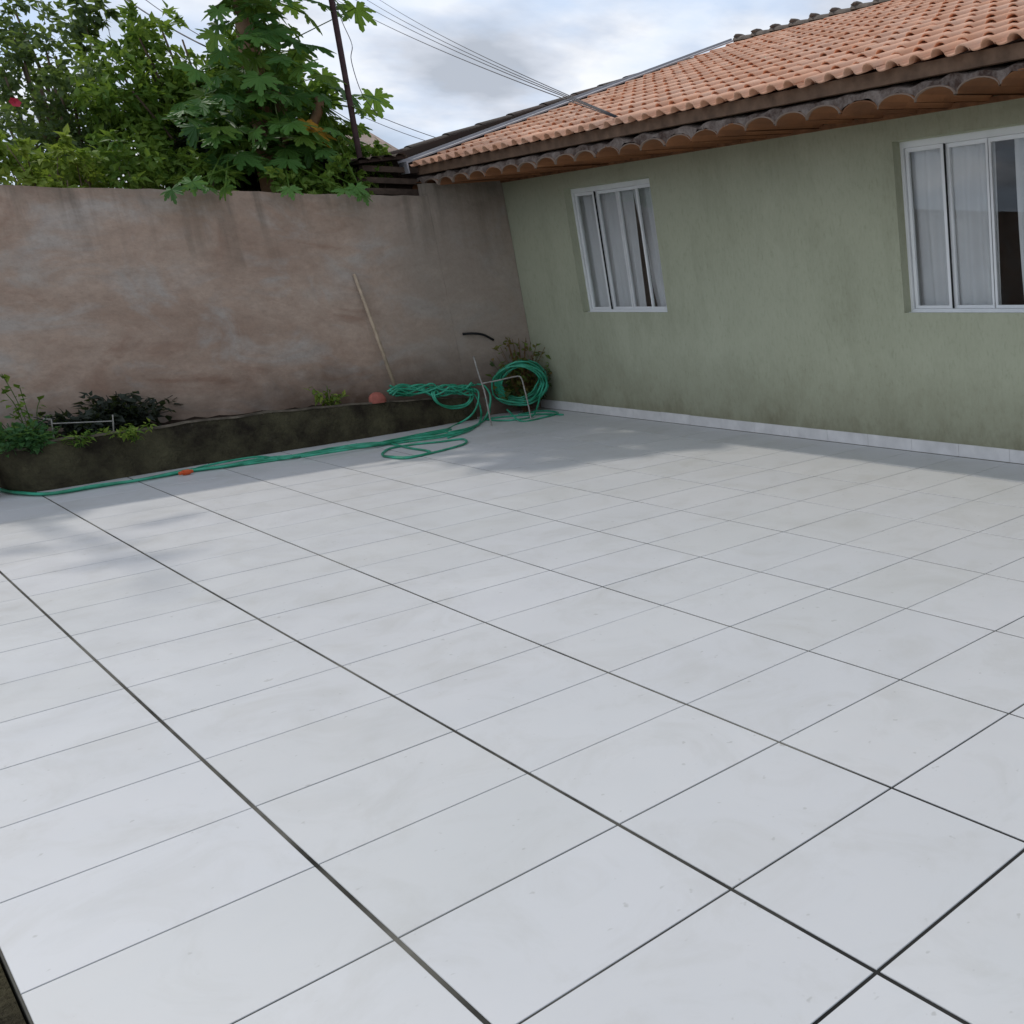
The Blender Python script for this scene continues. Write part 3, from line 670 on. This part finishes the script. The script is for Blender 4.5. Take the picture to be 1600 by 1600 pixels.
for (u, v, ru, rv_, n) in regions:
    for _ in range(n):
        a, q = random.uniform(0, 2*PI), random.random()**.5
        spots.append((u+ru*q*math.cos(a), v+rv_*q*math.sin(a), 0))
upper = []
def add_leaf(u, v, me, size, x=None):
    x = x if x is not None else XP+random.uniform(-0.8, 0.9); p = at(u, v, 0, x)
    hang = v > 281 and (u, v) in [q_[:2] for q_ in singles]
    if hang: x = -9.56; p = at(u, v, 0, x); size = .15
    elif p.z < 2.72 and x > -10.35: x = -10.5; v = min(v, 276); p = at(u, v, 0, x)
    if v < -35:                                   # the head of the crown above the picture, joined
        upper.append((p, size, random.choice(pms))); return None
    h = min(hubs, key=lambda q: (q-p).length+random.random()*.5)
    d = (p-h); d.z = 0
    if d.length < .05: d = Vector((random.uniform(-1, 1), random.uniform(-1, 1), 0))
    yaw = math.atan2(d.y, d.x)+random.gauss(0, .4); pitch = random.uniform(0.15, 1.05)
    o = link('leaf', me, pap)
    o.matrix_local = Matrix.Translation(p-proot) @ Matrix.Rotation(yaw, 4, 'Z') @ Matrix.Rotation(pitch, 4, 'Y') @ Matrix.Rotation(random.gauss(0, .25), 4, 'X') @ Matrix.Scale(size, 4)
    q = MB().tube([Vector((0, 0, 0)), ((h-p)*.5+Vector((0, 0, -.0)))/1.0, (h-p)], [.005, .005, .008], 4)
    pe = q.mesh('petiole', M_L_LIME); a_ = link('petiole', pe, pap); a_.location = p-proot
    return o
for i, (u, v, _) in enumerate(spots):
    add_leaf(u, v, random.choice(pms if random.random() < .8 else pmid), random.uniform(.15, .265))
vs_, fs_, tn_ = [], [], []
for (p, sz, me) in upper:
    M_ = Matrix.Translation(p-proot) @ Matrix.Rotation(random.uniform(0, 6.28), 4, 'Z') @ Matrix.Rotation(random.uniform(.1, .8), 4, 'Y') @ Matrix.Scale(sz*1.25, 4); b_ = len(vs_)
    vs_ += [tuple(M_ @ q.co) for q in me.vertices]; fs_ += [tuple(i+b_ for i in f.vertices) for f in me.polygons]; tn_ += [random.random()]*len(me.vertices)
me = bpy.data.meshes.new('upper_leaves'); me.from_pydata(vs_, [], fs_); me.update(); me.materials.append(M_L_PAP)
a_ = me.attributes.new('tint', 'FLOAT', 'POINT'); a_.data.foreach_set('value', tn_)
o = link('upper_leaves', me, pap); o['kind'] = 'stuff'
o = add_leaf(492, 204, pyel, .22, -10.3); o['label'] = 'withered yellow leaf'
o = add_leaf(478, 190, pyel, .14, -10.3); o['label'] = 'withered yellow leaf'

# small plants in the planter
def tuft(name, label, cat, u, v, x, w, h, n, size, mat, asp=.5, z0=None, stem=True):
    top = at(u, v, 0, x); z0 = 0.34 if z0 is None else z0
    t = empty(name, (top.x, top.y, z0)); tag(t, label, cat); Ls = []; st = MB()
    ns = max(3, n//10)
    for k in range(ns):
        tip = Vector((random.gauss(0, w*.45), random.gauss(0, w*.6), random.uniform(.4, 1)*h)); st.tube(spline([(random.gauss(0, .02), random.gauss(0, .02), -0.02), tip*.5+Vector((0, 0, h*.1)), tip], 3), .003, 4)
        for j in range(n//ns):
            p = tip*random.uniform(.35, 1)+rv(w*.10); d = rv(.6)+Vector((tip.x, tip.y, .05))*2
            s = size*random.uniform(.6, 1.2); Ls.append((p, d, Vector((0, 0, 1))+rv(.4), s, s*asp, random.random()))
    link('foliage', leaf_mesh('foliage', mat, Ls), t); st.build('stem', mat, t); return t
tuft('parsley_clump', 'bright green feathery clump at the left edge of the planter', 'plant', 22, 668, -9.05, .25, .27, 460, .07, M_L_FRESH, .55)
tuft('parsley_clump', 'smaller fresh green clump hanging over the planter corner', 'plant', 52, 692, -8.98, .13, .17, 160, .07, M_L_FRESH, .55)
tuft('wall_sprout', 'small green sprout standing against the wall left of the black shrub', 'plant', 30, 605, -9.6, .10, .66, 60, .075, M_L_MID, .6, z0=.33)
tuft('dark_shrub', 'almost black bushy shrub in the planter against the wall', 'plant', 188, 640, -9.5, .28, .38, 560, .10, M_L_SHADE, .6)
tuft('dark_shrub', 'low dark plant left of the almost black shrub', 'plant', 130, 660, -9.4, .26, .24, 380, .08, M_L_SHADE, .6)
tuft('low_weed', 'yellow green weed in the planter below the black shrub', 'plant', 205, 672, -9.0, .16, .13, 90, .07, M_L_LIME, .45)
tuft('low_weed', 'dull green weed in the planter beside the wire frame', 'plant', 120, 680, -9.0, .15, .13, 80, .06, M_L_MID, .45)
tuft('potted_seedling', 'small yellow green seedling left of the wooden stick', 'plant', 512, 622, -9.52, .15, .30, 90, .085, M_L_LIME, .4, z0=.33)
tuft('flowering_weed', 'reddish green weed behind the hose coil in the corner', 'plant', 808, 560, -9.5, .24, .92, 420, .08, M_L_RED, .6, z0=.0)
tuft('corner_shrub', 'dark leafy plant filling the corner behind the hose coil', 'plant', 815, 600, -9.6, .30, .66, 420, .09, M_L_DARK, .6, z0=.0)
# thin wire frame standing in the planter
wf = MB()
for (a, b) in (((67, 655), (80, 655)), ((80, 655), (85, 690)), ((80, 662), (175, 658)), ((176, 648), (178, 682))):
    wf.tube([at(*a, 0, -9.12), at(*b, 0, -9.12)], .005, 5)
tag(wf.build('wire_frame', M_STEEL), 'thin grey wire plant support standing in the left planter', 'plant support')

# ------------------------------------------------------------------ stick, hose, stand
p0 = at(553, 428, 0, XB+.03); p1 = at(616, 602, 0, XB+.16); p1b = p1+(p1-p0)*.10
tag(MB().tube([p0, (p0+p1)/2+Vector((0, .004, 0)), p1b], [.015, .0165, .0175], 12).build('wooden_stick', M_STICK, None, True), 'pale wooden broomstick leaning against the brown wall', 'stick')
def H(pts, x=None, z=None):
    o = []
    for q in pts:
        if len(q) == 3: o.append(at(q[0], q[1], 0, q[2]))
        elif z is not None: o.append(at(q[0], q[1], 2, z))
        else: o.append(at(q[0], q[1], 0, x))
    return o
hr = .0108
hs = MB()
def strand(pts, n=10): hs.tube(spline(pts, n), hr, 7)
for k, dz in enumerate((0, 1, 2)):               # strands along the foot of the planter
    o_ = k*2.6
    strand(H([(-30,757),(0,766-o_*.3),(30,771-o_*.3),(80,772-o_*.3),(150,761-o_*.5),(215,751-o_*.2),(290,738-o_*.6),(350,730-o_*.4),(410,722-o_*1.1),(470,713-o_*.5),(530,704-o_),(590,696-o_*.7),(650,688-o_*1.6),(700,678-o_*1.5)], z=.011+.012*(k == 1)))
strand(H([(290,738),(330,726),(400,714),(450,716),(520,700),(580,697),(640,684),(705,671)], z=.022))
strand(H([(600,713),(598,708),(612,700),(650,694),(690,690),(722,686),(728,692),(705,700),(660,711),(630,716),(600,713)], z=.012))
strand(H([(600,713),(640,714),(672,706),(640,700),(600,692),(560,694),(500,704),(440,715)], z=.012))
strand(H([(735,606,-9.48),(747,612,-9.44),(746,632,-9.40),(735,650,-9.36),(712,664,-9.32)])+H([(690,673),(640,682),(600,690)], z=.012))
strand(H([(745,600,-9.46),(757,603,-9.42),(766,618,-9.38),(764,640,-9.32),(752,662,-9.25)])+H([(735,672),(700,684)], z=.012))
for k in range(2): strand(H([(680+k*4,603,-9.50),(675+k*3,615,-9.40),(684+k*2,630,-9.38),(705,638-k*3,-9.38),(728,634-k*3,-9.42),(739-k*4,620,-9.44),(733-k*3,608,-9.48),(715,604,-9.52)]))
strand(H([(700,676),(735,668),(756,657),(762,650)], z=.012)+H([(765,640,-9.45),(758,622,-9.5)]))
strand(H([(640,690),(700,681),(738,668),(748,662)], z=.02)+H([(752,648,-9.42),(748,628,-9.46),(738,612,-9.5)]))
strand(H([(470,714),(560,700),(640,686),(690,680),(725,674)], z=.03))
random.seed(21)
zb = .345
for k in range(9):                               # heap lying on the planter
    pts = []
    for i in range(9):
        u = 612+ i*16 + random.uniform(-5, 5); v = 611 + 7*math.sin(i*1.3+k*1.1) - i*.35+random.uniform(-3, 3) + (k % 3-1)*2.2
        pts.append(at(u, v, 0, -9.40-.03*(k % 4)))
    strand(pts, 6)
for k in range(3): strand([at(605+k*4, 612+3*k, 0, -9.4), at(618+k*3, 605+k*2, 0, -9.4), at(640, 604+k*4, 0, -9.43), at(664, 612-k*3, 0, -9.4)], 6)
tag(hs.build('garden_hose', M_HOSE, None, True), 'long green garden hose heaped on the planter and trailing along its foot', 'hose')
hc = MB(); cc = Vector((-9.42, 4.93, .375)); turns = 13
ax1 = Vector((.40, .90, .05)).normalized(); ax2 = Vector((.10, .0, 1)).normalized(); nrm = ax1.cross(ax2).normalized()
pts = []
for i in range(turns*22):
    q = 2*PI*i/22; k = i/22; r = .255*(1-.05*math.sin(k*2.1)-(.10 if int(k) in (3, 7, 11) else 0))*(1+.012*random.gauss(0, 1)); off = (.045+.045*math.cos(q-.5))*math.sin(k*1.7) 
    pts.append(cc + ax1*(r*math.cos(q)+.045*math.sin(k*1.3)+.02) + ax2*(r*.92*math.sin(q)+.030*math.cos(k*1.9)) + nrm*off*1.2)
hc.tube(pts, hr, 7)
hc.tube(spline(H([(845,615,-9.3),(838,640,-9.1)])+H([(828,652),(790,657),(760,655)], z=.012)+H([(800,650),(850,647),(880,648)], z=.012), 8), hr, 7)
hc.tube(spline(H([(792,640,-9.2)])+H([(815,658),(850,652),(872,645),(845,642),(810,648)], z=.012), 8), hr, 7)
hc.tube(spline(H([(775,622,-9.35),(800,628,-9.25),(825,628,-9.25),(846,610,-9.35)]), 6), hr, 7)
tag(hc.build('hose_coil', M_HOSE, None, True), 'thick coil of green hose hanging upright in the corner by the house', 'hose')
cn = MB(); c0 = at(290, 738, 2, .028)
dirv = (at(300, 736, 2, .028)-at(280, 740, 2, .028)).normalized()
cn.tube([c0-dirv*.05, c0-dirv*.02, c0-dirv*.02, c0+dirv*.03, c0+dirv*.03, c0+dirv*.055], [.016, .016, .024, .024, .017, .015], 10)
tag(cn.build('hose_connector', M_ORANGE, None), 'orange plastic hose connector on the floor beside the planter', 'hose connector')
st = empty('metal_stand', at(765, 665, 2, 0)); tag(st, 'bent grey metal rod stand holding the hose in the corner', 'stand')
ro = st.location.copy()
def rod(pts, r=.008):
    o = MB().tube(spline(pts, 4), r, 7).build('rod', M_STEEL, st, True); o.location = -ro
rod([at(740, 557, 0, -9.28), at(748, 585, 0, -9.2), at(757, 612, 0, -9.1), at(764, 645, 0, -8.95), at(768, 666, 2, 0)], .009)
rod([at(754, 599, 0, -9.15), at(780, 594, 0, -9.12), at(808, 588, 0, -9.08), at(815, 592, 0, -9.06), at(820, 610, 0, -9.0), at(826, 635, 0, -8.92), at(830, 656, 2, 0)])
rod([at(862, 590, 0, -9.5), at(866, 610, 0, -9.4), at(870, 634, 2, 0)], .007)
# faded red clay lump beside the heap
bk = MB(); c0 = at(589, 622, 0, -9.36); vs = []
for a in range(6):
    for b in range(9):
        ph = PI*a/5*.62; th = 2*PI*b/9; k = 1+.22*noise.noise(Vector((a, b, 4)))
        vs.append(c0+Vector((.06*math.sin(ph)*math.cos(th)*k, .085*math.sin(ph)*math.sin(th)*k, .085*math.cos(ph)*k-.02)))
bk.add(vs, [(a*9+b, (a+1)*9+b, (a+1)*9+(b+1) % 9, a*9+(b+1) % 9) for a in range(5) for b in range(9)])
tag(bk.build('clay_pot', M_BRICK, None, True), 'small faded red upturned clay pot on the planter edge beside the hose heap', 'pot')

# ------------------------------------------------------------------ neighbour things beyond the wall
# capping row of dark tiles climbing beside the rake
cap = empty('gable_parapet', (-10.42, 7, 0)); tag(cap, 'dark weathered parapet with tile capping climbing beside the orange roof', 'parapet')
prof = [(4.30, 2.97), (4.65, 3.10), (5.10, 3.27), (5.91, 3.56), (6.81, 3.89), (8.0, 4.33), (8.9, 4.63), (9.3, 4.78)]
vs = []
for (y, z) in prof:
    for x in (-10.28, -10.55): vs += [(x, y, z+.0), (x, y, z-.45 if y > 4.5 else z-.12)]
k = len(prof); fs = []
for i in range(k-1):
    b = 4*i; fs += [(b, b+1, b+5, b+4), (b+3, b+2, b+6, b+7), (b+2, b, b+4, b+6), (b+1, b+3, b+7, b+5)]
fs += [(0, 2, 3, 1), (4*k-4, 4*k-3, 4*k-1, 4*k-2)]
o = MB().add(vs, fs).build('parapet_wall', M_OLD, cap); o.location = (10.42, -7, 0)
ln = 0.0
for i in range(k-1):
    a, b = Vector((-10.42, *prof[i])), Vector((-10.42, *prof[i+1])); n_ = max(1, int((b-a).length/.36))
    for j in range(n_):
        p, q = a.lerp(b, j/n_), a.lerp(b, (j+1)/n_); d = (q-p).normalized(); up = Vector((1, 0, 0)).cross(d); vs = []
        for (pt_, r_, h) in ((p-d*.02, .125, .004), (q, .115, -.006)):
            for t_ in range(7): w_ = PI*t_/6; vs.append(pt_+Vector((r_*math.cos(w_), 0, 0))+up*(r_*.42*math.sin(w_)+h-.02))
        o = MB().add(vs, [(t_, t_+1, 8+t_, 7+t_) for t_ in range(6)]).build('capping_tile', M_OLD, cap, True); o.location = (10.42, -7, 0)
# old lean-to with beams
lt = empty('lean_to', (-10.6, 4.2, 0)); tag(lt, 'old dark lean-to eave with timber beams behind the end of the brown wall', 'shed')
lo_ = Vector((10.6, -4.2, 0))
for (y0, y1, z0, z1, x0) in ((3.85, 4.62, 2.555, 2.62, -10.05), (3.95, 4.60, 2.68, 2.74, -10.12), (4.0, 4.62, 2.80, 2.86, -10.1)):
    o = MB().box(x0-.09, x0, y0, y1, z0, z1).build('beam', M_WOOD, lt); o.location = lo_
for y in (4.08, 4.5):
    o = MB().box(-10.11, -10.05, y, y+.06, 0, 2.55).build('post', M_WOOD, lt); o.location = lo_
o = MB().box(-12.2, -10.3, 4.0, 4.62, 0, 2.86).build('wall', M_OLD, lt); o.location = lo_
o = MB().add([(-10.02,3.95,2.87),(-10.02,4.45,2.95),(-12.6,4.45,2.95),(-12.6,3.95,2.87),(-10.02,3.95,2.90),(-10.02,4.45,2.99),(-12.6,4.45,2.99),(-12.6,3.95,2.90)],
   [(0,1,5,4),(4,5,6,7),(3,2,1,0),(0,4,7,3),(1,2,6,5)]).build('roof', M_OLD, lt); o.location = lo_
for i in range(4):
    y = 3.98+i*.13; vs = []
    for xx in (-9.97, -10.35):
        for t_ in range(7): w_ = PI*t_/6; vs.append((xx, y+.06*math.cos(w_), 2.895+i*.021+.035*math.sin(w_)))
    o = MB().add(vs, [(t_, t_+1, 8+t_, 7+t_) for t_ in range(6)]).build('roof_tile', M_EAVE if i % 2 else M_OLD, lt, True); o.location = lo_
# far house with pale brown hip roof
nh = empty('neighbour_house', (-18, 6, 0)); tag(nh, 'distant house with pale brown tile roof seen beside the iron pole', 'house')
no = Vector((18, -6, 0))
A_ = at(548, 212, 0, -17.5); B_ = at(575, 213, 0, -17.5); C_ = at(650, 250, 0, -15.3); D_ = at(470, 262, 0, -15.3); 
C_.z = D_.z = (C_.z+D_.z)/2
E1, E2 = C_+Vector((-6, .0, 0)), D_+Vector((-6, 0, 0))
hipv = [D_, C_, B_, A_, E1, E2]
o = MB().add(hipv, [(0,1,2,3),(1,4,2),(4,5,3,2),(5,0,3)]).build('roof', M_FAR, nh); o.location = no
rl = MB(); 
for k in range(22):
    t_ = (k+.5)/22; lo2 = D_.lerp(C_, t_); hi2 = A_.lerp(B_, t_); rl.tube([lo2+Vector((.02,0,.02)), hi2+Vector((0.02,0,.02))], .045, 6)
rl.tube([A_, B_], .09, 6); rl.tube([B_, C_], .08, 6); rl.tube([A_, D_], .08, 6)
o = rl.build('tile_ridges', M_FAR, nh, True); o.location = no
o = MB().box(E2.x+.2, D_.x-.35, D_.y+.3, C_.y-.3, 0, D_.z-.04).build('wall', M_PLASTER, nh); o.location = no
o = MB().add([D_+Vector((0.03,0,-.09)), C_+Vector((0.03,0,-.09)), C_+Vector((.03,0,.02)), D_+Vector((.03,0,.02)), D_+Vector((-.05,0,-.09)), C_+Vector((-.05,0,-.09))], [(0,1,2,3),(5,4,0,1)]).build('eave_board', M_EAVE, nh); o.location = no
# iron pole with a loose wire
pt0 = at(518, 0, 0, -10.25); pb = at(566, 268, 0, -10.25); up = (pt0-pb)
tag(MB().tube([Vector((pb.x, pb.y-.01, -.25)), pb, pt0+up*.25], .029, 10).build('iron_pole', M_RUST, None, True), 'thin dark iron pole rising behind the wall among the leaves', 'pole')
tag(MB().tube(spline([at(519, -8, 0, -10.2), at(535, 35, 0, -10.2), at(550, 70, 0, -10.2), at(549, 95, 0, -10.2), at(565, 145, 0, -10.2), at(590, 180, 0, -10.2)], 6), .004, 5).build('loose_wire', M_WIRE), 'thin loose wire dangling beside the iron pole', 'wire')
# overhead cables to the eave
hook = at(966, 190, 1, YE-.02)
def cable(u, v, x, end, sag, r, label, grp='overhead cables running to the house'):
    a = at(u, v, 0, x); b = end; a = b+(a-b)*1.25; pts = []
    for i in range(25):
        t_ = i/24; p = a.lerp(b, t_); p.z -= sag*4*t_*(1-t_); pts.append(p)
    tag(MB().tube(pts, r, 6).build('cable', M_WIRE, None, True), label, 'cable', grp)
cable(538, 0, -19, hook+Vector((-.01, 0, .03)), .12, .0052, 'lowest of the four overhead cables reaching the orange eave')
cable(566, 0, -20, hook+Vector((0, 0, .035)), .12, .0052, 'second lowest of the four overhead cables reaching the eave')
cable(583, 0, -21, hook+Vector((.004, 0, .038)), .12, .005, 'second highest of the four overhead cables reaching the eave')
cable(602, 0, -22, hook+Vector((.008, 0, .04)), .12, .005, 'highest of the four overhead cables reaching the orange eave')
def far_cable(p, q, x0, x1, r, label):
    a, b = at(*p, 0, x0), at(*q, 0, x1); d = b-a; a = a-d*.4; b = b+d*.6; pts = []
    for i in range(13):
        t_ = i/12; c = a.lerp(b, t_); c.z -= .06*4*t_*(1-t_); pts.append(c)
    tag(MB().tube(pts, r, 5).build('cable', M_WIRE, None, True), label, 'cable', 'thin far cables crossing the sky')
far_cable((203, 0), (275, 44), -22, -20, .014, 'thicker of two cables over the left trees')
far_cable((232, 0), (300, 44), -22, -20, .008, 'thinner of two cables over the left trees')
far_cable((590, 178), (690, 214), -20, -19, .007, 'upper faint cable low over the neighbour roof')
far_cable((592, 190), (678, 220), -20, -19, .006, 'lower faint cable low over the neighbour roof')
